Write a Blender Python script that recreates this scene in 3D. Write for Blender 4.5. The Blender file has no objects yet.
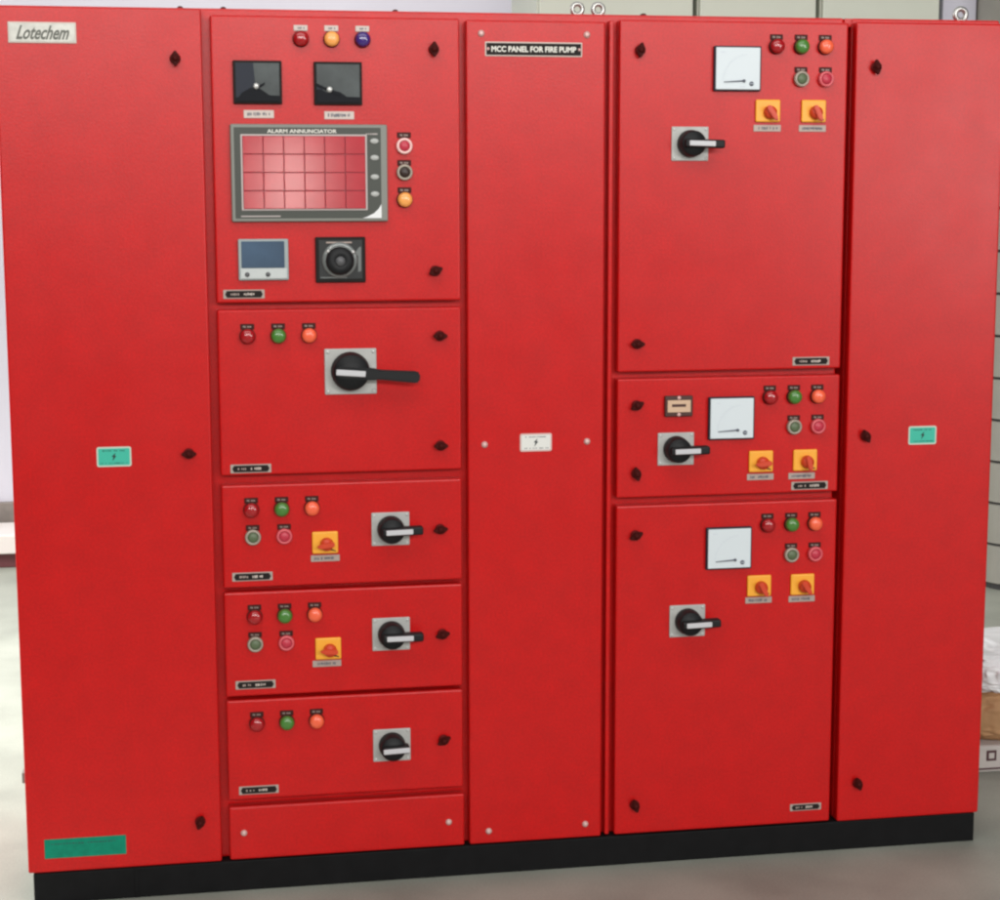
import bpy, bmesh, math, random
from mathutils import Matrix, Vector, noise
random.seed(7)
S = bpy.context.scene
C = S.collection
R = math.radians

# ------------------------------------------------------------------ materials
def mat(name, col, rough=0.5, metal=0.0, var=0.0, vscale=30.0, bump=0.0, bscale=400.0, coat=0.0, spec=0.5, rvar=0.0, speck=0.0):
    m = bpy.data.materials.new(name); m.use_nodes = True
    nt = m.node_tree; b = nt.nodes['Principled BSDF']
    b.inputs['Base Color'].default_value = (*col, 1)
    b.inputs['Roughness'].default_value = rough
    b.inputs['Metallic'].default_value = metal
    b.inputs['Specular IOR Level'].default_value = spec
    if coat:
        b.inputs['Coat Weight'].default_value = coat
        b.inputs['Coat Roughness'].default_value = 0.08
    tc = nt.nodes.new('ShaderNodeTexCoord')
    geo = nt.nodes.new('ShaderNodeNewGeometry')
    if var:
        n = nt.nodes.new('ShaderNodeTexNoise'); n.inputs['Scale'].default_value = vscale
        n.inputs['Detail'].default_value = 6
        nt.links.new(geo.outputs['Position'], n.inputs['Vector'])
        r = nt.nodes.new('ShaderNodeValToRGB')
        r.color_ramp.elements[0].position = 0.3; r.color_ramp.elements[1].position = 0.7
        r.color_ramp.elements[0].color = (*[c * (1 - var) for c in col], 1)
        r.color_ramp.elements[1].color = (*[min(1, c * (1 + var)) for c in col], 1)
        nt.links.new(n.outputs['Fac'], r.inputs['Fac'])
        src = r.outputs['Color']
        if speck:                                             # fine powder grain of the coat
            n4 = nt.nodes.new('ShaderNodeTexNoise'); n4.inputs['Scale'].default_value = 210; n4.inputs['Detail'].default_value = 2
            nt.links.new(geo.outputs['Position'], n4.inputs['Vector'])
            m4 = nt.nodes.new('ShaderNodeMapRange'); m4.inputs['From Min'].default_value = 0.25; m4.inputs['From Max'].default_value = 0.75
            m4.inputs['To Min'].default_value = 1 - speck; m4.inputs['To Max'].default_value = 1 + speck
            nt.links.new(n4.outputs['Fac'], m4.inputs['Value'])
            vm = nt.nodes.new('ShaderNodeVectorMath'); vm.operation = 'SCALE'
            nt.links.new(src, vm.inputs[0]); nt.links.new(m4.outputs['Result'], vm.inputs['Scale']); src = vm.outputs['Vector']
        nt.links.new(src, b.inputs['Base Color'])
    if rvar:
        n3 = nt.nodes.new('ShaderNodeTexNoise'); n3.inputs['Scale'].default_value = 9; n3.inputs['Detail'].default_value = 8
        nt.links.new(geo.outputs['Position'], n3.inputs['Vector'])
        mr = nt.nodes.new('ShaderNodeMapRange')
        mr.inputs['To Min'].default_value = rough - rvar; mr.inputs['To Max'].default_value = rough + rvar
        nt.links.new(n3.outputs['Fac'], mr.inputs['Value']); nt.links.new(mr.outputs['Result'], b.inputs['Roughness'])
    if bump:
        n2 = nt.nodes.new('ShaderNodeTexNoise'); n2.inputs['Scale'].default_value = bscale; n2.inputs['Detail'].default_value = 3
        nt.links.new(geo.outputs['Position'], n2.inputs['Vector'])
        bp = nt.nodes.new('ShaderNodeBump'); bp.inputs['Strength'].default_value = bump; bp.inputs['Distance'].default_value = 0.002
        nt.links.new(n2.outputs['Fac'], bp.inputs['Height']); nt.links.new(bp.outputs['Normal'], b.inputs['Normal'])
    return m

M = {}
M['red'] = mat('red_powder_coat', (0.525, 0.0034, 0.0036), 0.325, var=0.06, vscale=19, bump=0.10, bscale=260, rvar=0.05, spec=0.37, speck=0.13)
M['plinth'] = mat('black_painted_steel', (0.0055, 0.0055, 0.006), 0.65, var=0.2, bump=0.1, spec=0.15)
M['lock'] = mat('maroon_lock', (0.055, 0.004, 0.003), 0.6, spec=0.12)
M['lockbase'] = mat('dark_red_lock_base', (0.14, 0.004, 0.004), 0.55, spec=0.2)
M['black'] = mat('black_plastic', (0.010, 0.0105, 0.0115), 0.5, spec=0.25)
M['blackm'] = mat('black_matte_plate', (0.016, 0.012, 0.011), 0.6, spec=0.15)
M['tag'] = mat('dark_engraved_tag', (0.05, 0.010, 0.008), 0.55, spec=0.2)
M['silver'] = mat('satin_steel', (0.62, 0.62, 0.6), 0.38, metal=0.5, var=0.05, vscale=60)
M['chrome'] = mat('plated_steel', (0.42, 0.42, 0.40), 0.35, metal=0.9)
M['zinc'] = mat('bright_zinc_screw', (0.66, 0.42, 0.39), 0.4, metal=0.2)
M['plate'] = mat('grey_aluminium_plate', (0.44, 0.44, 0.42), 0.5, metal=0.1, var=0.06, vscale=50)
M['white'] = mat('white_plastic', (0.78, 0.79, 0.79), 0.45)
M['strip'] = mat('pale_grip_strip', (0.56, 0.56, 0.58), 0.4)
M['face'] = mat('white_meter_face', (0.66, 0.72, 0.75), 0.4, spec=0.3)
M['mark'] = mat('grey_print', (0.09, 0.10, 0.13), 0.6)
M['worn'] = mat('worn_aluminium_plate', (0.60, 0.595, 0.54), 0.5, metal=0.1, var=0.14, vscale=70)
M['logo'] = mat('grey_green_script', (0.12, 0.125, 0.105), 0.6)
M['faint'] = mat('faint_scale_print', (0.58, 0.63, 0.68), 0.5)
M['mframe'] = mat('dark_meter_frame', (0.022, 0.026, 0.038), 0.5, spec=0.2)
M['lred'] = mat('red_lens', (0.36, 0.004, 0.008), 0.22, coat=0.6)
M['lgreen'] = mat('green_lens', (0.06, 0.20, 0.03), 0.28, coat=0.4)
M['lorange'] = mat('orange_lens', (0.90, 0.13, 0.055), 0.28, coat=0.3)
M['lamber'] = mat('amber_lens', (0.92, 0.38, 0.09), 0.28, coat=0.3)
M['lblue'] = mat('violet_blue_lens', (0.045, 0.018, 0.17), 0.2, coat=0.6)
M['bgreen'] = mat('grey_green_cap', (0.10, 0.14, 0.07), 0.45)
M['bred'] = mat('red_cap', (0.52, 0.03, 0.06), 0.4)
M['bblack'] = mat('brown_black_cap', (0.028, 0.012, 0.009), 0.4)
M['rgrey'] = mat('grey_bezel', (0.36, 0.31, 0.25), 0.4, metal=0.2)
M['rpink'] = mat('pink_red_bezel', (0.66, 0.10, 0.12), 0.35)
M['rwhite'] = mat('pale_pink_bezel', (0.88, 0.55, 0.52), 0.35)
M['yellow'] = mat('yellow_plastic', (0.90, 0.40, 0.03), 0.42)
M['knob'] = mat('red_orange_knob', (0.62, 0.05, 0.012), 0.4)
M['legend'] = mat('grey_legend_strip', (0.42, 0.33, 0.29), 0.5, metal=0.2)
M['legendw'] = mat('white_legend_strip', (0.60, 0.51, 0.46), 0.5)
M['border'] = mat('pale_plate_border', (0.62, 0.53, 0.47), 0.45)
M['nborder'] = mat('dull_plate_border', (0.40, 0.33, 0.29), 0.5)
M['ivory'] = mat('ivory_lettering', (0.78, 0.76, 0.68), 0.5)
M['teal'] = mat('teal_sign', (0.035, 0.46, 0.33), 0.5)
M['green'] = mat('green_sticker', (0.002, 0.215, 0.130), 0.5, var=0.14, vscale=60, spec=0.2)
M['signw'] = mat('white_sign', (0.72, 0.72, 0.68), 0.5)
M['signb'] = mat('sign_border', (0.55, 0.62, 0.52), 0.5)
M['signt'] = mat('dark_green_print', (0.01, 0.09, 0.075), 0.6)
M['bolt'] = mat('black_print', (0.012, 0.02, 0.02), 0.6)
M['dial'] = mat('dark_grey_reflection', (0.052, 0.062, 0.062), 0.4, coat=0.0, spec=0.3, var=0.3, vscale=22)  # grey of the glass reflection put into the face colour
M['reflblack'] = mat('black_reflection', (0.004, 0.005, 0.008), 0.45, spec=0.12)  # black of the silhouettes reflected in the meter glass
M['ann'] = mat('grey_green_panel_print', (0.062, 0.068, 0.058), 0.45, spec=0.3)
M['annf'] = mat('grey_panel_frame', (0.20, 0.205, 0.18), 0.42)
M['annb'] = mat('pale_grey_border', (0.50, 0.44, 0.42), 0.45)
M['tile'] = mat('rose_red_tile', (0.46, 0.030, 0.044), 0.13, spec=0.55, var=0.06, vscale=40)
M['tileg'] = mat('tile_gap', (0.24, 0.016, 0.03), 0.5)
M['btn'] = mat('grey_oval_button', (0.42, 0.43, 0.41), 0.4)
M['digiw'] = mat('pale_key_strip', (0.52, 0.55, 0.54), 0.45)
M['lcd'] = mat('blue_grey_display', (0.042, 0.080, 0.135), 0.4, var=0.25, vscale=14, coat=0.0, spec=0.3)
M['digi'] = mat('pale_grey_plastic', (0.31, 0.36, 0.36), 0.45)
M['beige'] = mat('beige_window', (0.62, 0.42, 0.28), 0.5)
M['brown'] = mat('dark_brown_frame', (0.055, 0.014, 0.009), 0.5)
M['clear'] = mat('grey_knob_ring', (0.16, 0.175, 0.17), 0.22, coat=0.6)
M['knobface'] = mat('charcoal_face', (0.022, 0.024, 0.024), 0.4, spec=0.3)
M['grey'] = mat('mid_grey', (0.10, 0.10, 0.105), 0.4)
M['floor'] = mat('worn_concrete', (0.305, 0.318, 0.272), 0.55, var=0.20, vscale=3.2, bump=0.08, bscale=60, rvar=0.1, speck=0.10)
M['wall'] = mat('lavender_white_paint', (0.66, 0.65, 0.73), 0.7, var=0.03, vscale=1.5)
M['skirt'] = mat('grey_brown_skirting', (0.22, 0.19, 0.17), 0.6, var=0.2, vscale=20)
M['cab'] = mat('pale_green_grey_enamel', (0.52, 0.55, 0.47), 0.5, var=0.03, vscale=6)
M['lav'] = mat('lavender_enamel', (0.50, 0.50, 0.57), 0.5)
M['dgrey'] = mat('grey_enamel', (0.235, 0.23, 0.20), 0.5, var=0.05, vscale=8)
M['seam'] = mat('dark_seam', (0.03, 0.03, 0.03), 0.7)
M['carton'] = mat('brown_card', (0.42, 0.235, 0.11), 0.75, var=0.12, vscale=18)
M['cartonw'] = mat('pale_card', (0.50, 0.46, 0.43), 0.7, var=0.06, vscale=20)
M['print'] = mat('maroon_print', (0.07, 0.025, 0.03), 0.7)
M['poly'] = mat('white_polythene', (0.78, 0.79, 0.80), 0.28, var=0.05, vscale=12, coat=0.3)
M['polyp'] = mat('blue_print', (0.42, 0.48, 0.62), 0.4)
M['bench'] = mat('white_board', (0.72, 0.67, 0.64), 0.5)
M['maroon'] = mat('maroon_board', (0.13, 0.035, 0.04), 0.55)

# ------------------------------------------------------------------ mesh helpers
class MB:
    """collects shapes with material slots into one mesh"""
    def __init__(s): s.bm = bmesh.new(); s.mats = []
    def mi(s, m):
        m = M[m]
        if m not in s.mats: s.mats.append(m)
        return s.mats.index(m)
    def _merge(s, b2, m, smooth=False):
        i = s.mi(m)
        for f in b2.faces: f.material_index = i; f.smooth = smooth
        me = bpy.data.meshes.new('tmp'); b2.to_mesh(me); b2.free(); s.bm.from_mesh(me); bpy.data.meshes.remove(me)
    def box(s, x0, x1, y0, y1, z0, z1, m, bev=0.0, seg=2, only_y=False):
        b = bmesh.new(); bmesh.ops.create_cube(b, size=1)
        for v in b.verts:
            v.co = Vector(((x0 + x1) / 2 + v.co.x * (x1 - x0), (y0 + y1) / 2 + v.co.y * (y1 - y0), (z0 + z1) / 2 + v.co.z * (z1 - z0)))
        if bev:
            es = b.edges[:]
            if only_y: es = [e for e in es if abs(e.verts[0].co.y - e.verts[1].co.y) > 1e-6]
            bmesh.ops.bevel(b, geom=es, offset=bev, segments=seg, affect='EDGES', profile=0.5)
        s._merge(b, m); return s
    def lathe(s, prof, m, cx=0, cz=0, seg=28, sx=1.0, sz=1.0):
        """profile [(radius, y)] turned about the Y axis; closed with end caps"""
        b = bmesh.new(); rings = []
        for r, y in prof:
            if r < 1e-6: rings.append([b.verts.new((cx, y, cz))])
            else: rings.append([b.verts.new((cx + sx * r * math.cos(2 * math.pi * k / seg), y, cz + sz * r * math.sin(2 * math.pi * k / seg))) for k in range(seg)])
        for a, c in zip(rings, rings[1:]):
            for k in range(seg):
                k2 = (k + 1) % seg
                if len(a) == 1: b.faces.new((a[0], c[k], c[k2]))
                elif len(c) == 1: b.faces.new((a[k], a[k2], c[0]))
                else: b.faces.new((a[k], a[k2], c[k2], c[k]))
        for rg in (rings[0], rings[-1]):
            if len(rg) > 2: b.faces.new(rg)
        bmesh.ops.recalc_face_normals(b, faces=b.faces[:])
        i = s.mi(m)
        for f in b.faces: f.material_index = i; f.smooth = len(f.verts) <= 4
        me = bpy.data.meshes.new('tmp'); b.to_mesh(me); b.free(); s.bm.from_mesh(me); bpy.data.meshes.remove(me)
        return s
    def prism(s, pts, y0, y1, m, bev=0.0):
        b = bmesh.new()
        a = [b.verts.new((x, y0, z)) for x, z in pts]; c = [b.verts.new((x, y1, z)) for x, z in pts]
        b.faces.new(a); b.faces.new(c)
        n = len(pts)
        for k in range(n): b.faces.new((a[k], a[(k + 1) % n], c[(k + 1) % n], c[k]))
        bmesh.ops.recalc_face_normals(b, faces=b.faces[:])
        if bev: bmesh.ops.bevel(b, geom=b.edges[:], offset=bev, segments=2, affect='EDGES')
        s._merge(b, m); return s
    def torus(s, R0, r0, m, loc, seg=24, seg2=10):
        """ring standing in the XZ plane"""
        b = bmesh.new(); g = []
        for i in range(seg):
            t = 2 * math.pi * i / seg
            g.append([b.verts.new((loc[0] + (R0 + r0 * math.cos(u)) * math.cos(t), loc[1] + r0 * math.sin(u), loc[2] + (R0 + r0 * math.cos(u)) * math.sin(t)))
                      for u in [2 * math.pi * j / seg2 for j in range(seg2)]])
        for i in range(seg):
            for j in range(seg2):
                b.faces.new((g[i][j], g[(i + 1) % seg][j], g[(i + 1) % seg][(j + 1) % seg2], g[i][(j + 1) % seg2]))
        bmesh.ops.recalc_face_normals(b, faces=b.faces[:])
        s._merge(b, m, True); return s
    def text(s, string, w, h, cx, cz, y, m, shear=0.0, depth=0.0006, bold=0.0):
        """lettering in the XZ plane facing -Y, fitted to width w and height h"""
        cu = bpy.data.curves.new('tmp', 'FONT'); cu.body = string; cu.size = 1; cu.shear = shear; cu.offset = bold; cu.resolution_u = 3
        ob = bpy.data.objects.new('tmp', cu); C.objects.link(ob)
        bpy.context.view_layer.update()
        me = bpy.data.meshes.new_from_object(ob.evaluated_get(bpy.context.evaluated_depsgraph_get()))
        bpy.data.objects.remove(ob); bpy.data.curves.remove(cu)
        xs = [v.co.x for v in me.vertices]; ys = [v.co.y for v in me.vertices]
        x0, x1, y0, y1 = min(xs), max(xs), min(ys), max(ys)
        b = bmesh.new(); b.from_mesh(me); bpy.data.meshes.remove(me)
        for v in b.verts:
            v.co = Vector((cx + ((v.co.x - x0) / (x1 - x0) - 0.5) * w, y, cz + ((v.co.y - y0) / (y1 - y0) - 0.5) * h))
        ret = bmesh.ops.extrude_face_region(b, geom=b.faces[:])
        for v in [g for g in ret['geom'] if isinstance(g, bmesh.types.BMVert)]: v.co.y -= depth
        bmesh.ops.recalc_face_normals(b, faces=b.faces[:])
        s._merge(b, m); return s
    def mesh(s, name):
        me = bpy.data.meshes.new(name); s.bm.to_mesh(me); s.bm.free()
        for m in s.mats: me.materials.append(m)
        return me

def put(name, me, parent=None, loc=(0, 0, 0), ry=0.0, label=None):
    o = bpy.data.objects.new(name, me); C.objects.link(o)
    o.parent = parent; o.location = loc; o.rotation_euler = (0, ry, 0)
    if label: o['label'] = label
    return o
def tag(o, label, cat, group=None):
    o['label'] = label; o['category'] = cat
    if group: o['group'] = group
    return o
def struct(o): o['kind'] = 'structure'; return o

# ------------------------------------------------------------------ the red control panel (front plane of its doors at y = 0)
W, Z0, ZT = 2.018, 0.065, 1.765
root = bpy.data.objects.new('control_panel', None); C.objects.link(root); root.location = (1.009, 0.3, 0)
tag(root, 'wide red steel control panel with lamps, meters and switches, standing on a black plinth', 'control panel')
OX, OY = 1.009, 0.3
def P(name, me, x, z, y=0.0, ry=0.0, label=None): return put(name, me, root, (x - OX, y - OY, z), ry, label)

# carcass: two cabinet shells bolted side by side, with a deep slit between them
FY = 0.029
b = MB(); b.box(-0.0055, 1.6765, FY, 0.60, Z0, ZT, 'red', 0.004)
b.box(1.1795, 1.1885, 0.006, FY, Z0 + 0.004, ZT - 0.014, 'red', 0.002)
P('cabinet_body', b.mesh('cabinet_body'), 0, 0)
b = MB(); b.box(1.6932, W - 0.002, FY, 0.60, Z0, ZT, 'red', 0.004)
P('cabinet_body', b.mesh('cabinet_body'), 0, 0)
b = MB(); b.box(1.6775, 1.6922, 0.075, 0.55, Z0, ZT - 0.003, 'red'); b.box(1.6770, 1.6927, 0.0275, 0.0745, ZT - 0.018, ZT - 0.001, 'red', 0.001)
P('joint_strip', b.mesh('joint_strip'), 0, 0)
b = MB(); b.box(0.006, W - 0.006, 0.004, 0.58, 0.0, Z0 - 0.0005, 'plinth', 0.003)
b.box(0.205, 0.211, 0.001, 0.0035, 0.004, Z0 - 0.004, 'plinth')
P('plinth', b.mesh('plinth'), 0, 0)

# doors
DOORS = [(-0.003, 0.3795, 0.067, 1.762), (0.396, 0.877, 1.201, 1.750), (0.396, 0.877, 0.860, 1.188), (0.396, 0.877, 0.633, 0.841),
         (0.396, 0.877, 0.410, 0.624), (0.396, 0.877, 0.194, 0.402), (0.396, 0.879, 0.068, 0.179), (0.890, 1.170, 0.068, 1.748),
         (1.199, 1.676, 1.050, 1.753), (1.199, 1.676, 0.790, 1.037), (1.199, 1.676, 0.069, 0.774), (1.693, W, 0.066, 1.756)]
doors = []
for k, (x0, x1, z0, z1) in enumerate(DOORS):
    cx, cz = (x0 + x1) / 2, (z0 + z1) / 2
    b = MB(); b.box(x0 - cx, x1 - cx, 0, FY - 0.001, z0 - cz, z1 - cz, 'red', 0.004, 3)
    kind = 'cover_panel' if k in (6, 7) else 'door'
    doors.append((P(kind, b.mesh(kind), cx, cz), cx, cz))
def on_door(k, name, me, x, z, y=0.0, ry=0.0):
    d, cx, cz = doors[k]; return put(name, me, d, (x - cx, y, z - cz), ry)

# quarter turn locks
b = MB(); b.lathe([(0.0105, 0.0), (0.0105, -0.004), (0.0095, -0.006), (0, -0.006)], 'lockbase')
b.prism([(0, 0.0168), (0.0058, 0.0080), (0.0098, 0), (0.0058, -0.0080), (0, -0.0168), (-0.0058, -0.0080), (-0.0098, 0), (-0.0058, 0.0080)], -0.016, -0.0055, 'lock', 0.0022)
b.lathe([(0.0062, -0.0155), (0.0055, -0.019), (0, -0.0195)], 'lock')
lock = b.mesh('lock')
LOCKS = [(0, 0.329, 1.667, 0), (0, 0.335, 0.907, 90), (0, 0.338, 0.155, 20), (1, 0.826, 1.690, 0), (1, 0.826, 1.260, 65), (2, 0.834, 1.131, 90),
         (2, 0.834, 0.910, 90), (3, 0.832, 0.739, 83), (4, 0.835, 0.521, 75), (5, 0.836, 0.298, 60), (8, 1.240, 1.693, 8), (8, 1.239, 1.108, 90),
         (9, 1.239, 0.982, 62), (9, 1.239, 0.841, -12), (10, 1.239, 0.712, 65), (10, 1.242, 0.133, -15), (11, 1.735, 1.665, -8), (11, 1.733, 0.907, -25), (11, 1.736, 0.151, -18)]
for k, x, z, a in LOCKS: on_door(k, 'lock', lock, x, z, 0.0, R(a))

# fixing screws
b = MB(); b.lathe([(0.0068, 0.0), (0.0068, -0.0012), (0.0055, -0.0020), (0.005, -0.0040), (0.003, -0.005), (0, -0.0052)], 'zinc', seg=16)
screw = b.mesh('screw')
for k, x, z in [(6, 0.425, 0.124), (6, 0.846, 0.120), (7, 0.920, 1.722), (7, 1.132, 1.722), (7, 0.924, 0.909), (7, 1.136, 0.910), (7, 0.930, 0.095), (7, 1.136, 0.097)]:
    on_door(k, 'screw', screw, x, z)

# legend tags over lamps and buttons
def smudge(b, x0, x1, z0, z1, y, m, n):
    """a row of tiny engraved strokes, too small to be read"""
    w = (x1 - x0) / n
    for i in range(n):
        if random.random() < 0.14: continue
        a = x0 + w * i
        b.box(a, a + w * random.uniform(0.45, 0.85), y - 0.0004, y, z0 + (z1 - z0) * random.uniform(0, 0.25), z1 - (z1 - z0) * random.uniform(0, 0.25), m)
def tag_mesh(plate, ink):
    b = MB(); b.box(-0.0135, 0.0135, -0.0022, 0, -0.0055, 0.0055, plate, 0.0008, 1)
    smudge(b, -0.008, 0.008, -0.002, 0.002, -0.0022, ink, 6)
    return b.mesh('legend_tag')
tagd, taglit = tag_mesh('tag', 'legend'), tag_mesh('legendw', 'mark')  # second tag: reflected light on the top row put into its plate colour

# indicator lamps
def lamp_mesh():
    b = MB(); b.lathe([(0.0158, 0.0), (0.0158, -0.004), (0.0148, -0.0065), (0.0138, -0.0065), (0.0138, 0)], 'tag'); return b.mesh('lamp_bezel')
bezel = lamp_mesh()
def lens_mesh(m):
    b = MB(); b.lathe([(0.0142, -0.002), (0.0145, -0.011), (0.0138, -0.0145), (0.0115, -0.0172), (0.0085, -0.0188), (0.0045, -0.0197), (0, -0.02)], m); return b.mesh('lens')
LENS = {c: lens_mesh('l' + c) for c in ('red', 'green', 'orange', 'amber', 'blue')}
LN = {'red': 'red', 'green': 'green', 'orange': 'orange', 'amber': 'amber', 'blue': 'violet blue'}
def lamp(x, z, c, t=None, dz=0.0185):
    p = P('indicator_lamp', bezel, x, z, 0, 0, LN[c] + ' indicator lamp')
    put('lens', LENS[c], p); put('legend_tag', t or tagd, p, (0.0, 0, dz))
# push buttons
def ring_mesh(m):
    b = MB(); b.lathe([(0.0158, 0.0), (0.0158, -0.009), (0.0145, -0.0115), (0.0112, -0.0115), (0.0105, -0.010), (0.0105, -0.002), (0, -0.002)], m); return b.mesh('button_bezel')
def cap_mesh(m):
    b = MB(); b.lathe([(0.0100, -0.0025), (0.0100, -0.0105), (0.0090, -0.012), (0, -0.0123)], m); return b.mesh('button_cap')
RING = {k: ring_mesh(k) for k in ('rgrey', 'rpink', 'rwhite')}; CAP = {k: cap_mesh(k) for k in ('bgreen', 'bred', 'bblack')}
CN = {'bgreen': 'grey green', 'bred': 'red', 'bblack': 'black'}
def button(x, z, ring, cap, dz=0.0185):
    p = P('push_button', RING[ring], x, z, 0, 0, CN[cap] + ' push button')
    put('button_cap', CAP[cap], p); put('legend_tag', tagd, p, (0, 0, dz))

lamp(0.568, 1.707, 'red', taglit, 0.0205); lamp(0.627, 1.707, 'amber', taglit, 0.0205); lamp(0.687, 1.707, 'blue', taglit, 0.0205)
button(0.766, 1.504, 'rwhite', 'bred', 0.021); button(0.766, 1.453, 'rgrey', 'bblack'); lamp(0.766, 1.400, 'amber')
for z in (1.136, 0.791, 0.574, 0.353):
    for x, c in ((0.454, 'red'), (0.514, 'green'), (0.574, 'orange')): lamp(x + (0.002 if z < 0.6 else 0), z, c)
for z in (0.736, 0.518):
    button(0.456, z, 'rgrey', 'bgreen'); button(0.518, z, 'rpink', 'bred')
for z in (1.704, 0.993, 0.724):
    for x, c in ((1.523, 'red'), (1.575, 'green'), (1.626, 'orange')): lamp(x, z, c)
for z in (1.640, 0.930, 0.659):
    button(1.576, z, 'rgrey', 'bgreen'); button(1.628, z, 'rpink', 'bred')

# yellow selector switches with a red wing knob
b = MB(); b.box(-0.026, 0.026, -0.006, 0, -0.0225, 0.0225, 'yellow', 0.003, 3)
b.prism([(0.010, -0.0155), (0.021, -0.0185), (0.0215, -0.0165), (0.012, -0.0130)], -0.0066, -0.0058, 'black')
selp = b.mesh('switch_plate')
b = MB(); b.lathe([(0.0135, -0.006), (0.0135, -0.010), (0.0122, -0.014), (0.0118, -0.018), (0, -0.018)], 'knob')
b.prism([(-0.0215, 0), (-0.012, 0.0052), (0.013, 0.0052), (0.015, 0.003), (0.015, -0.003), (0.013, -0.0052), (-0.012, -0.0052)], -0.026, -0.0165, 'knob', 0.0015)
selk = b.mesh('switch_knob')
def legend_mesh(m, w, h, ink, n):
    b = MB(); b.box(-w / 2, w / 2, -0.0016, 0, -h / 2, h / 2, m, 0.0007, 1)
    smudge(b, -w * 0.38, w * 0.38, -h * 0.24, h * 0.24, -0.0016, ink, n); return b.mesh('legend_strip')
def selector(x, z, a, lz, lx=0.0):
    p = P('selector_switch', selp, x, z)
    put('switch_knob', selk, p, (0.003, 0, -0.003), R(a))
    put('legend_strip', legend_mesh('legend', 0.058, 0.0135, 'mark', 13), p, (lx, 0, lz))
selector(0.599, 0.720, -8, -0.0325); selector(0.602, 0.502, 4, -0.0315, -0.003)
selector(1.507, 1.576, -125, -0.0345); selector(1.604, 1.576, -115, -0.0345, -0.001)
selector(1.506, 0.859, -5, -0.033); selector(1.602, 0.859, -105, -0.0335, -0.006)
selector(1.507, 0.595, -120, -0.0315); selector(1.602, 0.594, -125, -0.0315)

# rotary isolators: grey plate, black dial, lever, pale grip strip
b = MB(); b.box(-0.0385, 0.0385, -0.004, 0, -0.034, 0.034, 'plate', 0.0018, 2)
for sx in (-1, 1):
    for sz in (-1, 1): b.lathe([(0.003, -0.004), (0.0025, -0.0052), (0, -0.0054)], 'silver', sx * 0.033, sz * 0.0285, 10)
isop = b.mesh('mounting_plate')
b = MB(); b.lathe([(0.0275, -0.004), (0.0275, -0.012), (0.0262, -0.016), (0.0255, -0.032), (0.0235, -0.036), (0, -0.0365)], 'black'); isod = b.mesh('dial')
def lever(x1):
    b = MB(); b.box(-0.021, x1, -0.046, -0.022, -0.0085, 0.0085, 'black', 0.004, 3)
    return b.mesh('lever')
b = MB(); b.box(-0.0135, 0.0405, -0.0495, -0.0455, -0.0052, 0.0052, 'strip', 0.0014, 2); isos = b.mesh('grip_strip')
b = MB(); b.box(-0.022, 0.032, -0.0495, -0.0455, -0.0052, 0.0052, 'strip', 0.0014, 2); isos2 = b.mesh('grip_strip')
long_lever, short_lever = lever(0.0615), lever(0.032)
def isolator(x, z, lv, a=0.0, st=isos):
    p = P('rotary_isolator', isop, x, z)
    put('dial', isod, p); put('lever', lv, p, (0, 0, 0), R(a)); put('grip_strip', st, p, (0, 0, 0), R(a))
isolator(1.345, 1.510, long_lever, 1.5); isolator(1.323, 0.890, long_lever, -1.0); isolator(1.352, 0.526, long_lever, -1.5)
isolator(0.731, 0.743, long_lever, -1.5); isolator(0.730, 0.526, long_lever, 0.0); isolator(0.729, 0.293, short_lever, -2, isos2)
# the large one with the long lever
b = MB(); b.box(-0.0515, 0.0515, -0.005, 0, -0.0455, 0.0455, 'plate', 0.002, 2)
for sx in (-1, 1):
    for sz in (-1, 1): b.lathe([(0.0035, -0.005), (0.003, -0.0062), (0, -0.0064)], 'silver', sx * 0.045, sz * 0.039, 10)
p = P('rotary_isolator', b.mesh('mounting_plate'), 0.655, 1.063, 0, 0, 'large rotary isolator with a long black lever')
b = MB(); b.lathe([(0.0385, -0.005), (0.0385, -0.014), (0.0365, -0.018), (0.0358, -0.032), (0.0335, -0.0365), (0, -0.037)], 'black'); put('dial', b.mesh('dial'), p, (-0.001, 0, 0.001))
b = MB(); b.prism([(-0.030, -0.011), (-0.030, 0.011), (0.040, 0.012), (0.055, 0.0095), (0.128, 0.011), (0.134, 0.008), (0.134, -0.010), (0.128, -0.0125), (0.055, -0.0095), (0.040, -0.012)], -0.043, -0.024, 'black', 0.003)
put('lever', b.mesh('lever'), p, (0, 0, 0), R(4.5))
b = MB(); b.box(-0.032, 0.026, -0.0455, -0.0425, -0.0058, 0.0058, 'strip', 0.0014, 2); put('grip_strip', b.mesh('grip_strip'), p, (0, 0, 0), R(4.5))

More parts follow.
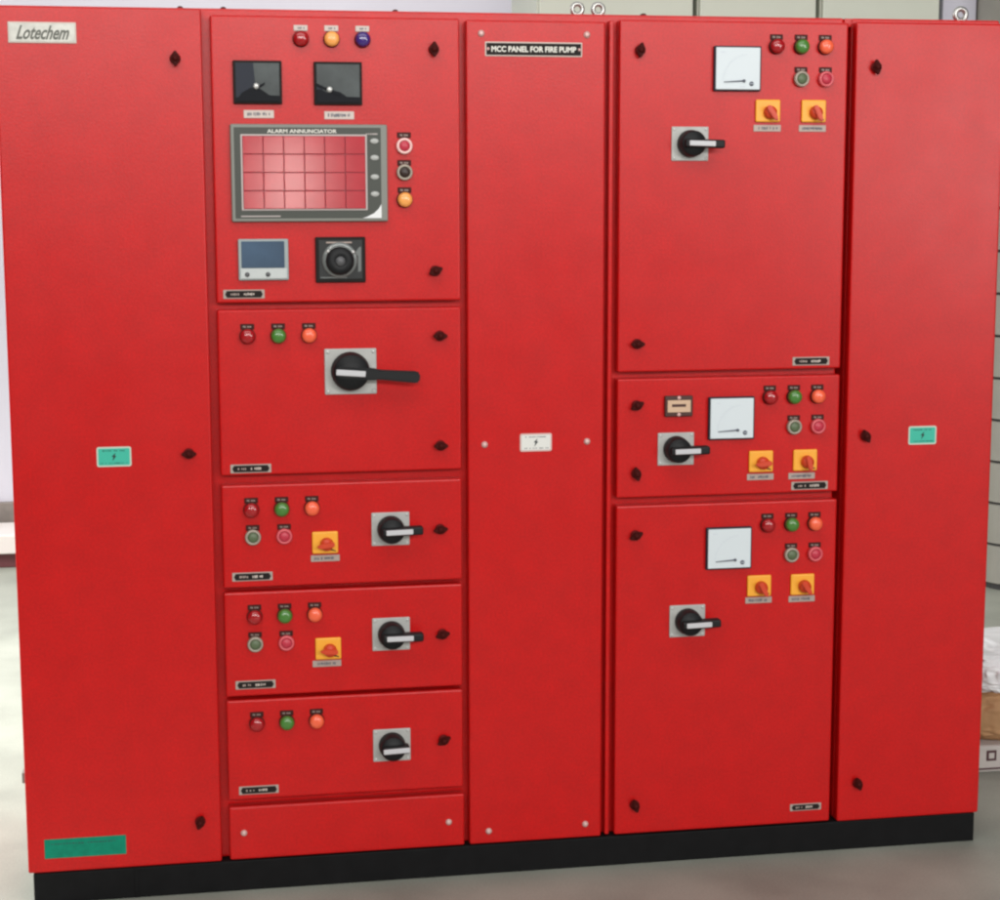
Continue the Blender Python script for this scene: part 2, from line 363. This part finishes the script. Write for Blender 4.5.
# white ammeters
def ammeter(x, z):
    w, h = 0.0475, 0.0430
    b = MB(); b.box(-w - 0.0015, w + 0.0015, -0.010, 0, -h - 0.0015, h + 0.0015, 'mframe', 0.002, 2); p = P('ammeter', b.mesh('meter_frame'), x, z)
    b = MB(); b.box(-w + 0.0015, w - 0.0015, -0.0125, -0.009, -h + 0.0015, h - 0.0015, 'face', 0.0015, 2)
    y = -0.0125
    n = 46                                                    # thin printed scale arc and its ticks
    c0 = Vector((0.022, -0.026)); r0 = 0.052
    for i in range(n):
        t = R(95 + 80 * i / (n - 1)); r1 = r0 + (0.0045 if i % 5 == 0 else 0.0022)
        d = Vector((math.cos(t), math.sin(t))); q = Vector((-d.y, d.x)) * 0.00025
        a, e = c0 + d * r0, c0 + d * r1
        b.prism([(a + q)[:], (e + q)[:], (e - q)[:], (a - q)[:]], y - 0.0003, y, 'faint')
    smudge(b, -0.036, -0.026, 0.030, 0.033, y, 'faint', 4); smudge(b, 0.004, 0.016, -0.0365, -0.034, y, 'faint', 4)
    put('meter_face', b.mesh('meter_face'), p)
    b = MB(); b.prism([(-0.030, -0.0262), (0.012, -0.0228), (0.012, -0.0258), (-0.030, -0.0276)], y - 0.002, y - 0.0006, 'mark'); b.lathe([(0.003, y + .001), (0.003, y - 0.003), (0, y - 0.003)], 'mark', 0.012, -0.0243, 12); put('pointer_shape', b.mesh('pointer_shape'), p)
    b = MB(); b.lathe([(0.0046, y + 0.001), (0.0046, y - 0.001), (0.0036, y - 0.0022), (0, y - 0.0024)], 'mark', 0.028, -0.030, 16)
    b.box(0.0245, 0.0315, y - 0.0028, y - 0.0022, -0.0305, -0.0295, 'faint'); put('zero_screw', b.mesh('zero_screw'), p)
ammeter(1.4405, 1.659); ammeter(1.4395, 0.9515); ammeter(1.4385, 0.6785)

# the two dark meters, their glass reflections built as coloured shapes on the face
def dark_meter(x, z, silhouette, glint, pointer_shape, patch):
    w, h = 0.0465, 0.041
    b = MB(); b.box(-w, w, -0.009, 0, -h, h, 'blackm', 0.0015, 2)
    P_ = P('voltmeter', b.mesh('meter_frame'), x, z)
    b = MB(); b.box(-w + 0.0045, w - 0.0045, -0.0105, -0.008, -h + 0.0045, h - 0.0045, 'dial', 0.0008, 1)  # 'dial' colour here is the grey of the glass reflection
    b.prism(patch, -0.0111, -0.0104, 'mframe'); put('meter_face', b.mesh('meter_face'), P_)  # darker area of the reflection, laid on as a patch
    b = MB(); b.prism(silhouette, -0.0125, -0.0110, 'reflblack', 0.0003); put('reflected_silhouette', b.mesh('reflected_silhouette'), P_)  # dark reflected silhouette, built as a raised shape
    b = MB(); b.prism(pointer_shape, -0.0142, -0.0126, 'reflblack', 0.0002); put('pointer_shape', b.mesh('pointer_shape'), P_)  # dark streak of the reflection, shaped like a needle
    b = MB(); b.lathe([(0.0058, -0.0122), (0.0055, -0.0150), (0.003, -0.0165), (0, -0.0168)], 'silver', glint[0], glint[1], 16); put('reflected_glint', b.mesh('reflected_glint'), P_)  # bright spot of the reflection, built as a silver stud
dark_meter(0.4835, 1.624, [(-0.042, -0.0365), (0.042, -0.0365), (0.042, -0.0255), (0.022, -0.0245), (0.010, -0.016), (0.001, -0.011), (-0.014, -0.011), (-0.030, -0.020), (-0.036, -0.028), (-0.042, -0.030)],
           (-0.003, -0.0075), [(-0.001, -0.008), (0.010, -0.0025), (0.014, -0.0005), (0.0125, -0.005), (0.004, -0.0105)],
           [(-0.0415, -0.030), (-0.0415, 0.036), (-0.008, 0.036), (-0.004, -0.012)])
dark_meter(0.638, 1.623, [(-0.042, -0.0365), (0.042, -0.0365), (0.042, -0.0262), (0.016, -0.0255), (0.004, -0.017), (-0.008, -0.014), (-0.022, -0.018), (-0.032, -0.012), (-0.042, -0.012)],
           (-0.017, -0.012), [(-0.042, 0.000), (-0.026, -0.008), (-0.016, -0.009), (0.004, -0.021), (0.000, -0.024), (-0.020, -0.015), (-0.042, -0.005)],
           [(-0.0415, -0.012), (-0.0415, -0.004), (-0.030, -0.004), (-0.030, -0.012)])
for x, z in ((0.485, 1.564), (0.640, 1.5625)): P('legend_strip', legend_mesh('legendw', 0.058, 0.0155, 'mark', 15), x, z)

# alarm annunciator
ax, az = 0.5805, 1.4515
b = MB(); b.box(-0.1515, 0.1515, -0.012, 0, -0.0935, 0.0935, 'annf', 0.003, 3); b.box(-0.1445, 0.1385, -0.0128, -0.011, -0.0870, 0.0870, 'ann', 0.0006, 1)
b.text('ALARM ANNUNCIATOR', 0.134, 0.0072, -0.014, 0.0800, -0.0128, 'ivory', bold=0.02)
b.box(-0.134, -0.058, -0.0132, -0.0127, -0.0838, -0.0818, 'annb')
b.prism([(0.1385, -0.0870), (0.1385, -0.0600), (0.1330, -0.0690), (0.1240, -0.0775), (0.1100, -0.0845), (0.1010, -0.0870)], -0.0134, -0.0127, 'white')
smudge(b, 0.110, 0.134, 0.0735, 0.0765, -0.0128, 'annb', 6)
ann = P('alarm_annunciator', b.mesh('annunciator_frame'), ax, az)
b = MB(); b.box(-0.1325, 0.1115, -0.0150, -0.0120, -0.0720, 0.0740, 'annb', 0.001, 1)
b.box(-0.1290, 0.1080, -0.0156, -0.0145, -0.0690, 0.0710, 'tileg')
tw, th = 0.237 / 6, 0.140 / 4
for i in range(6):
    for j in range(4):
        x0, z0 = -0.1290 + tw * i, -0.0690 + th * j
        b.box(x0 + 0.0008, x0 + tw - 0.0008, -0.0172, -0.0150, z0 + 0.0008, z0 + th - 0.0008, 'tile', 0.0006, 1)
put('alarm_window', b.mesh('alarm_window'), ann)
b = MB(); b.lathe([(0.0085, -0.0125), (0.0085, -0.0142), (0.0068, -0.0152), (0, -0.0154)], 'btn', seg=24, sz=0.62); ob = b.mesh('oval_button')
for z in (1.513, 1.481, 1.444, 1.411): put('oval_button', ob, ann, (0.7065 - ax, 0, z - az))

# digital meter
b = MB(); b.box(-0.0485, 0.0485, -0.010, 0, -0.040, 0.040, 'digi', 0.0025, 3); b.box(-0.045, 0.045, -0.0112, -0.009, -0.037, -0.0165, 'digiw', 0.001, 1)
dg = P('digital_meter', b.mesh('meter_frame'), 0.488, 1.285)
b = MB(); b.box(-0.0425, 0.0405, -0.0115, -0.009, -0.0160, 0.0355, 'lcd', 0.0008, 1); put('display', b.mesh('display'), dg)
b = MB(); b.lathe([(0.0045, -0.0108), (0.0045, -0.0128), (0, -0.0132)], 'grey', seg=16); kb = b.mesh('key')
for x in (-0.032, 0.008): put('key', kb, dg, (x, 0, -0.0285))

# black square with a round knob
b = MB(); b.box(-0.049, 0.049, -0.008, 0, -0.0445, 0.0445, 'blackm', 0.002, 2); b.box(-0.0435, 0.0435, -0.0095, -0.007, -0.0385, 0.039, 'knobface', 0.0015, 2)
b.box(-0.028, 0.022, -0.0102, -0.0094, 0.0325, 0.0350, 'legend'); b.box(-0.040, 0.012, -0.0102, -0.0094, -0.0355, -0.0335, 'clear')
b.prism([(0.026, 0.010), (0.036, 0.024), (0.040, 0.026), (0.040, -0.022), (0.034, -0.024), (0.034, 0.008)], -0.0102, -0.0094, 'clear')
kn = P('knob_switch', b.mesh('knob_plate'), 0.638, 1.2835)
b = MB(); b.lathe([(0.0345, -0.0094), (0.0345, -0.0125), (0.0305, -0.0140), (0.0285, -0.0140)], 'clear', -0.002, 0.0, 40); put('knob_ring', b.mesh('knob_ring'), kn)
b = MB(); b.lathe([(0.0275, -0.009), (0.0275, -0.020), (0.0245, -0.0255), (0.0115, -0.0275), (0.010, -0.0262), (0, -0.0262)], 'black', -0.002, -0.002, 36)
b.lathe([(0.0095, -0.026), (0.009, -0.029), (0, -0.0295)], 'grey', -0.002, -0.002, 24); put('knob', b.mesh('knob'), kn)
for x, z in ((-0.0245, 0.0165), (0.024, 0.0150)):
    b = MB(); b.lathe([(0.0038, -0.0135), (0.0036, -0.0155), (0, -0.017)], 'silver', seg=14); put('knob_screw', b.mesh('knob_screw'), kn, (x, 0, z))

# small black nameplates with pale edges
def nameplate(x, z, w=0.080, h=0.0175):
    b = MB(); b.box(-w / 2, w / 2, -0.0015, 0, -h / 2, h / 2, 'nborder', 0.0006, 1)
    b.prism([(-w / 2 + 0.007, -h / 2 + 0.0022), (w / 2 - 0.007, -h / 2 + 0.0022), (w / 2 - 0.0035, 0), (w / 2 - 0.007, h / 2 - 0.0022), (-w / 2 + 0.007, h / 2 - 0.0022), (-w / 2 + 0.0035, 0)], -0.0022, -0.0012, 'blackm')
    smudge(b, -w * 0.32, -w * 0.10, -0.0025, 0.0025, -0.0022, 'legend', 5); smudge(b, 0.0, w * 0.26, -0.0028, 0.0028, -0.0022, 'border', 6)
    P('nameplate', b.mesh('nameplate'), x, z)
for x, z in ((0.449, 1.218), (0.455, 0.8735), (0.4535, 0.6555), (0.455, 0.4335), (0.457, 0.2135), (1.611, 1.066), (1.614, 0.8045)): nameplate(x, z)
nameplate(1.621, 0.104, 0.070, 0.0155)

# title plate
b = MB(); b.box(-0.0975, 0.0975, -0.0016, 0, -0.0140, 0.0140, 'border', 0.0008, 1); b.box(-0.0950, 0.0950, -0.0022, -0.0012, -0.0115, 0.0115, 'blackm')
b.text('MCC PANEL FOR FIRE PUMP', 0.170, 0.0112, 0, 0, -0.0022, 'ivory', bold=0.03)
for x in (-0.0915, 0.0915): b.lathe([(0.0032, -0.0018), (0.003, -0.0035), (0, -0.004)], 'zinc', x, 0, 12)
P('title_plate', b.mesh('title_plate'), 1.025, 1.6925, 0, 0, 'black title plate with pale lettering')

# maker's plate
b = MB(); b.box(-0.0625, 0.0625, -0.0025, 0, -0.0195, 0.0195, 'border', 0.0012, 2); b.box(-0.0600, 0.0600, -0.0031, -0.002, -0.0170, 0.0170, 'worn', 0.0008, 1)
b.text('Lotechem', 0.098, 0.026, 0.001, 0.0, -0.0031, 'logo', shear=0.5, bold=0.022)
P('maker_plate', b.mesh('maker_plate'), 0.0845, 1.7125, 0, 0, 'pale maker plate with slanted script')

# danger signs and the green sticker
def sign(x, z, w, h, bg, edge, ink, label):
    b = MB(); b.box(-w / 2, w / 2, -0.0014, 0, -h / 2, h / 2, edge, 0.004, 3, True); b.box(-w / 2 + 0.003, w / 2 - 0.003, -0.0019, -0.001, -h / 2 + 0.003, h / 2 - 0.003, bg, 0.002, 2, True)
    b.prism([(0.0035, 0.008), (-0.0045, 0.0005), (-0.0008, 0.0), (-0.0035, -0.0085), (0.0045, 0.0015), (0.0012, 0.0022)], -0.0024, -0.0018, 'bolt')
    smudge(b, -w * 0.33, w * 0.33, h * 0.27, h * 0.34, -0.0019, ink, 12); smudge(b, -w * 0.4, w * 0.4, -h * 0.35, -h * 0.29, -0.0019, ink, 16)
    P('warning_sign', b.mesh('warning_sign'), x, z, 0, 0, label)
sign(0.191, 0.9045, 0.066, 0.039, 'teal', 'signb', 'signt', 'teal warning sign')
sign(1.861, 0.9045, 0.062, 0.039, 'teal', 'signb', 'signt', 'teal warning sign')
sign(1.0295, 0.911, 0.066, 0.037, 'signw', 'zinc', 'mark', 'white warning sign')
b = MB(); b.box(-0.080, 0.080, -0.0008, 0, -0.020, 0.020, 'green', 0.0003, 1); smudge(b, -0.066, 0.062, 0.008, 0.011, -0.0008, 'signt', 22)
P('sticker', b.mesh('sticker'), 0.110, 0.116, 0, 0, 'green sticker')

# small counter in a dark brown frame
b = MB(); b.box(-0.0295, 0.0295, -0.009, 0, -0.0215, 0.0215, 'brown', 0.002, 2); 
cn = P('hour_counter', b.mesh('counter_frame'), 1.327, 0.979)
b = MB(); b.box(-0.0245, 0.0245, -0.011, -0.008, -0.0125, 0.0125, 'beige', 0.0008, 1); b.box(-0.0155, 0.0140, -0.0116, -0.0108, -0.0010, 0.0045, 'brown'); put('counter_window', b.mesh('counter_window'), cn)
b = MB(); b.lathe([(0.0042, -0.0085), (0.0038, -0.0105), (0, -0.011)], 'zinc', seg=14); sc = b.mesh('screw')
for z in (-0.0172, 0.0172): put('screw', sc, cn, (0, 0, z))

# lifting eyes and bolt heads on the roof, a hinge on the left side
def eye(x, y, R0, r0):
    b = MB(); b.torus(R0, r0, 'chrome', (0, 0, R0 + 0.004)); e = P('lifting_eye', b.mesh('eye_ring'), x, ZT, y)
    b = MB(); b.box(-R0 * 0.8, R0 * 0.8, -R0 * 0.6, R0 * 0.6, -0.0005, 0.006, 'chrome', 0.0015, 2); put('eye_base', b.mesh('eye_base'), e)
eye(1.130, 0.08, 0.0105, 0.0048); eye(1.173, 0.08, 0.0105, 0.0048); eye(1.9515, 0.08, 0.0120, 0.0058)
b = MB(); b.prism([(-0.006, 0), (0.006, 0), (0.0055, 0.003), (0.003, 0.0052), (-0.003, 0.0052), (-0.0055, 0.003)], -0.006, 0.006, 'lock', 0.0008); bh = b.mesh('roof_bolt')
for x in (0.341, 0.423, 0.757, 1.259): P('roof_bolt', bh, x, ZT - 0.0005, 0.05)
b = MB(); b.box(-0.010, 0.004, 0.02, 0.05, -0.011, 0.011, 'dgrey', 0.002, 2); P('hinge', b.mesh('hinge'), 0.0, 0.259)

# ------------------------------------------------------------------ setting behind the panel
b = MB(); b.box(-9, 11, -9, 5.0, -0.05, 0.0, 'floor'); o = struct(put('floor', b.mesh('floor')))
WY = 3.75
b = MB(); b.box(-9, 11, WY, WY + 0.15, 0.0, 4.2, 'wall')
wl = tag(put('rear_wall', b.mesh('rear_wall')), 'pale lavender wall seen past the left side and over the top of the red panel', 'wall')
b = MB(); b.box(-9, 1.2, WY - 0.03, WY - 0.001, 0.0, 0.205, 'skirt', 0.004, 2); put('skirting', b.mesh('skirting'), wl)
# low white platform with a maroon base by the left wall
lp = bpy.data.objects.new('low_platform', None); C.objects.link(lp); lp.location = (-1.1, 3.52, 0)
tag(lp, 'low white topped platform on a maroon base, against the wall left of the red panel', 'platform')
b = MB(); b.box(-0.85, 0.85, -0.12, 0.16, 0.058, 0.132, 'bench', 0.005, 2); put('top_board', b.mesh('top_board'), lp)
b = MB(); b.box(-0.80, 0.83, -0.09, 0.16, 0.0, 0.0575, 'maroon', 0.004, 2); put('base', b.mesh('base'), lp)
# pale cabinets over the top of the panel
def back_cabinet(x0, x1, lab):
    e = bpy.data.objects.new('metal_cabinet', None); C.objects.link(e); e.location = ((x0 + x1) / 2, 2.85, 0)
    tag(e, lab, 'cabinet', 'pale cabinets in a row behind the red panel')
    w = (x1 - x0) / 2
    b = MB(); b.box(-w + 0.004, w - 0.004, -0.23, 0.25, 0.0, 2.30, 'cab', 0.004, 2); put('cabinet_body', b.mesh('cabinet_body'), e)
    b = MB(); b.box(-w + 0.010, w - 0.010, -0.25, -0.231, 0.10, 2.27, 'cab', 0.004, 2); put('door', b.mesh('door'), e)
back_cabinet(1.545, 2.106, 'leftmost pale green grey cabinet, over the red panel behind two lifting eyes')
back_cabinet(2.112, 2.552, 'middle pale green grey cabinet, showing over the meter column of the red panel')
back_cabinet(2.558, 3.010, 'rightmost pale green grey cabinet of the row, next to the lavender pillar')
b = MB(); b.box(3.022, 3.150, 2.62, 3.1, 0.0, 4.0, 'lav', 0.006, 2)
tag(put('pillar', b.mesh('pillar')), 'narrow lavender pillar standing between the pale cabinets and the grey drawer cabinet', 'pillar')
# grey drawer cabinet with rounded corners
def rounded(x0, x1, y0, y1, r, n=10):
    pts = []
    for cx, cy, a0 in ((x0 + r, y0 + r, 180), (x1 - r, y0 + r, 270), (x1 - r, y1 - r, 0), (x0 + r, y1 - r, 90)):
        for k in range(n + 1):
            a = R(a0 + 90 * k / n); pts.append((cx + r * math.cos(a), cy + r * math.sin(a)))
    return pts
def slab(pts, z0, z1, m):
    b = MB(); bb = bmesh.new(); lo = [bb.verts.new((x, y, z0)) for x, y in pts]; hi = [bb.verts.new((x, y, z1)) for x, y in pts]
    bb.faces.new(lo); bb.faces.new(hi); n = len(pts)
    for k in range(n): bb.faces.new((lo[k], lo[(k + 1) % n], hi[(k + 1) % n], hi[k]))
    bmesh.ops.recalc_face_normals(bb, faces=bb.faces[:]); b._merge(bb, m); return b
dc = bpy.data.objects.new('drawer_cabinet', None); C.objects.link(dc); dc.location = (3.5, 2.5, 0)
tag(dc, 'tall grey cabinet of stacked drawers with dark gaps, at the right edge of the photo', 'cabinet')
put('cabinet_core', slab(rounded(-0.33, 0.33, -0.17, 0.3, 0.10), 0.0, 2.5, 'seam').mesh('cabinet_core'), dc)
zs = [0.02] + [0.165 + 0.1495 * k for k in range(16)]
for z0, z1 in zip(zs, zs[1:]):
    put('drawer', slab(rounded(-0.345, 0.345, -0.185, 0.31, 0.115), z0 + 0.005, z1 - 0.005, 'dgrey').mesh('drawer'), dc)
# boxes and plastic bag beside the panel's right end
b = MB(); b.box(-0.30, 0.30, -0.16, 0.20, 0.0, 0.068, 'cartonw', 0.006, 2)
b.box(-0.232, -0.206, -0.1612, -0.159, 0.030, 0.056, 'print'); b.box(-0.226, -0.212, -0.1622, -0.1605, 0.036, 0.050, 'cartonw'); b.box(-0.19, -0.05, -0.1612, -0.159, 0.034, 0.050, 'print')
b.box(-0.30, 0.30, -0.1614, -0.159, 0.008, 0.012, 'print')
tag(put('flat_carton', b.mesh('flat_carton'), None, (2.476, 0.60, 0)), 'flat pale carton with dark printing on the floor, under the brown sack', 'box')
def crumpled(hx, hy, hz, px, pz, seed, amp, floor_at):
    bb = bmesh.new(); bmesh.ops.create_icosphere(bb, subdivisions=6, radius=1)
    for v in bb.verts:
        p = v.co.copy()
        q = Vector((math.copysign(abs(p.x) ** px, p.x), math.copysign(abs(p.y) ** px, p.y), math.copysign(abs(p.z) ** pz, p.z)))
        n = noise.fractal(p * 2.6 + seed, 0.9, 2.0, 5) * amp - abs(noise.noise(p * 5.2 + seed)) * amp * 0.9 + abs(noise.noise(p * 11 + seed)) * amp * 0.35
        v.co = Vector((q.x * hx, q.y * hy, q.z * hz)) * (0.97 + n)
        if v.co.z < floor_at: v.co.z = floor_at
    return bb
sk = MB(); sk._merge(crumpled(0.285, 0.175, 0.075, 0.42, 0.6, Vector((1, 5, 2)), 0.028, -0.058), 'carton', True)
tag(put('paper_sack', sk.mesh('paper_sack'), None, (2.474, 0.615, 0.1265)), 'bulging brown paper sack half covered by white plastic, right of the red panel', 'sack')
bag = MB(); bag._merge(crumpled(0.283, 0.182, 0.056, 0.45, 0.55, Vector((3, 1, 7)), 0.07, -0.049), 'poly', True)
for k in range(5): bag.box(-0.19 + k * 0.05, -0.165 + k * 0.05, -0.178, -0.160, -0.004, 0.010, 'polyp', 0.002, 1)
bo = put('plastic_bag', bag.mesh('plastic_bag'), None, (2.472, 0.62, 0.232))
tag(bo, 'crumpled white plastic bag with faint blue print lying on the brown paper sack', 'bag')

# ------------------------------------------------------------------ lights
wd = bpy.data.worlds.new('World'); S.world = wd; wd.use_nodes = True
bgn = wd.node_tree.nodes['Background']; bgn.inputs['Color'].default_value = (0.93, 0.96, 1.0, 1); bgn.inputs['Strength'].default_value = 0.08
def area(name, loc, target, sx, sy, power, col=(1, 1, 1)):
    l = bpy.data.lights.new(name, 'AREA'); l.shape = 'RECTANGLE'; l.size = sx; l.size_y = sy; l.energy = power; l.color = col
    o = bpy.data.objects.new(name, l); C.objects.link(o); o.location = loc
    o.rotation_euler = (Vector(target) - Vector(loc)).to_track_quat('-Z', 'Y').to_euler(); return o
area('high_window_light', (0.8, -7.0, 3.05), (1.0, 0, 1.4), 8.0, 0.7, 335, (1.0, 0.985, 0.965))
area('side_doorway_light', (5.6, -7.0, 1.75), (1.6, 0, 1.3), 1.4, 1.3, 100, (1.0, 0.985, 0.965))
area('front_fill_light', (0.6, -1.7, 3.4), (0.9, -0.2, 0.8), 4.0, 1.4, 46, (1.0, 0.98, 0.95))  # unseen overhead fill, added to brighten the panel front
area('rear_fill_light', (0.6, 2.0, 4.4), (0.6, 3.6, 1.5), 7.0, 2.0, 126, (1.0, 0.99, 0.96))  # unseen overhead fill, added to light the wall and floor behind
l = area('left_doorway_light', (-2.4, 1.3, 2.2), (-0.25, 1.45, 0.0), 1.6, 1.6, 104, (1.0, 1.0, 0.975)); l.data.spread = R(95)
area('doorway_light', (0.97, -7.2, 1.47), (0.55, 0, 1.44), 0.22, 0.55, 8.5, (1.0, 0.90, 0.84))

# ------------------------------------------------------------------ camera
cam = bpy.data.cameras.new('camera'); co = bpy.data.objects.new('camera', cam); C.objects.link(co)
m3 = Matrix(((0.9847263216, 0.0265675864, -0.1720704358), (-0.1740951155, 0.1376039466, -0.9750672001), (-0.0022276110, 0.9901309596, 0.1401275152)))
co.matrix_world = Matrix.Translation((0.33088, -3.54067, 1.34098 + 0.065)) @ m3.to_4x4()
cam.sensor_width = 36; cam.lens = 64.552; cam.clip_end = 200; cam.clip_start = 0.05
S.camera = co
S.cycles.filter_width = 2.4
S.view_settings.view_transform = 'Standard'; S.view_settings.look = 'None'; S.view_settings.gamma = 1; S.view_settings.exposure = 0
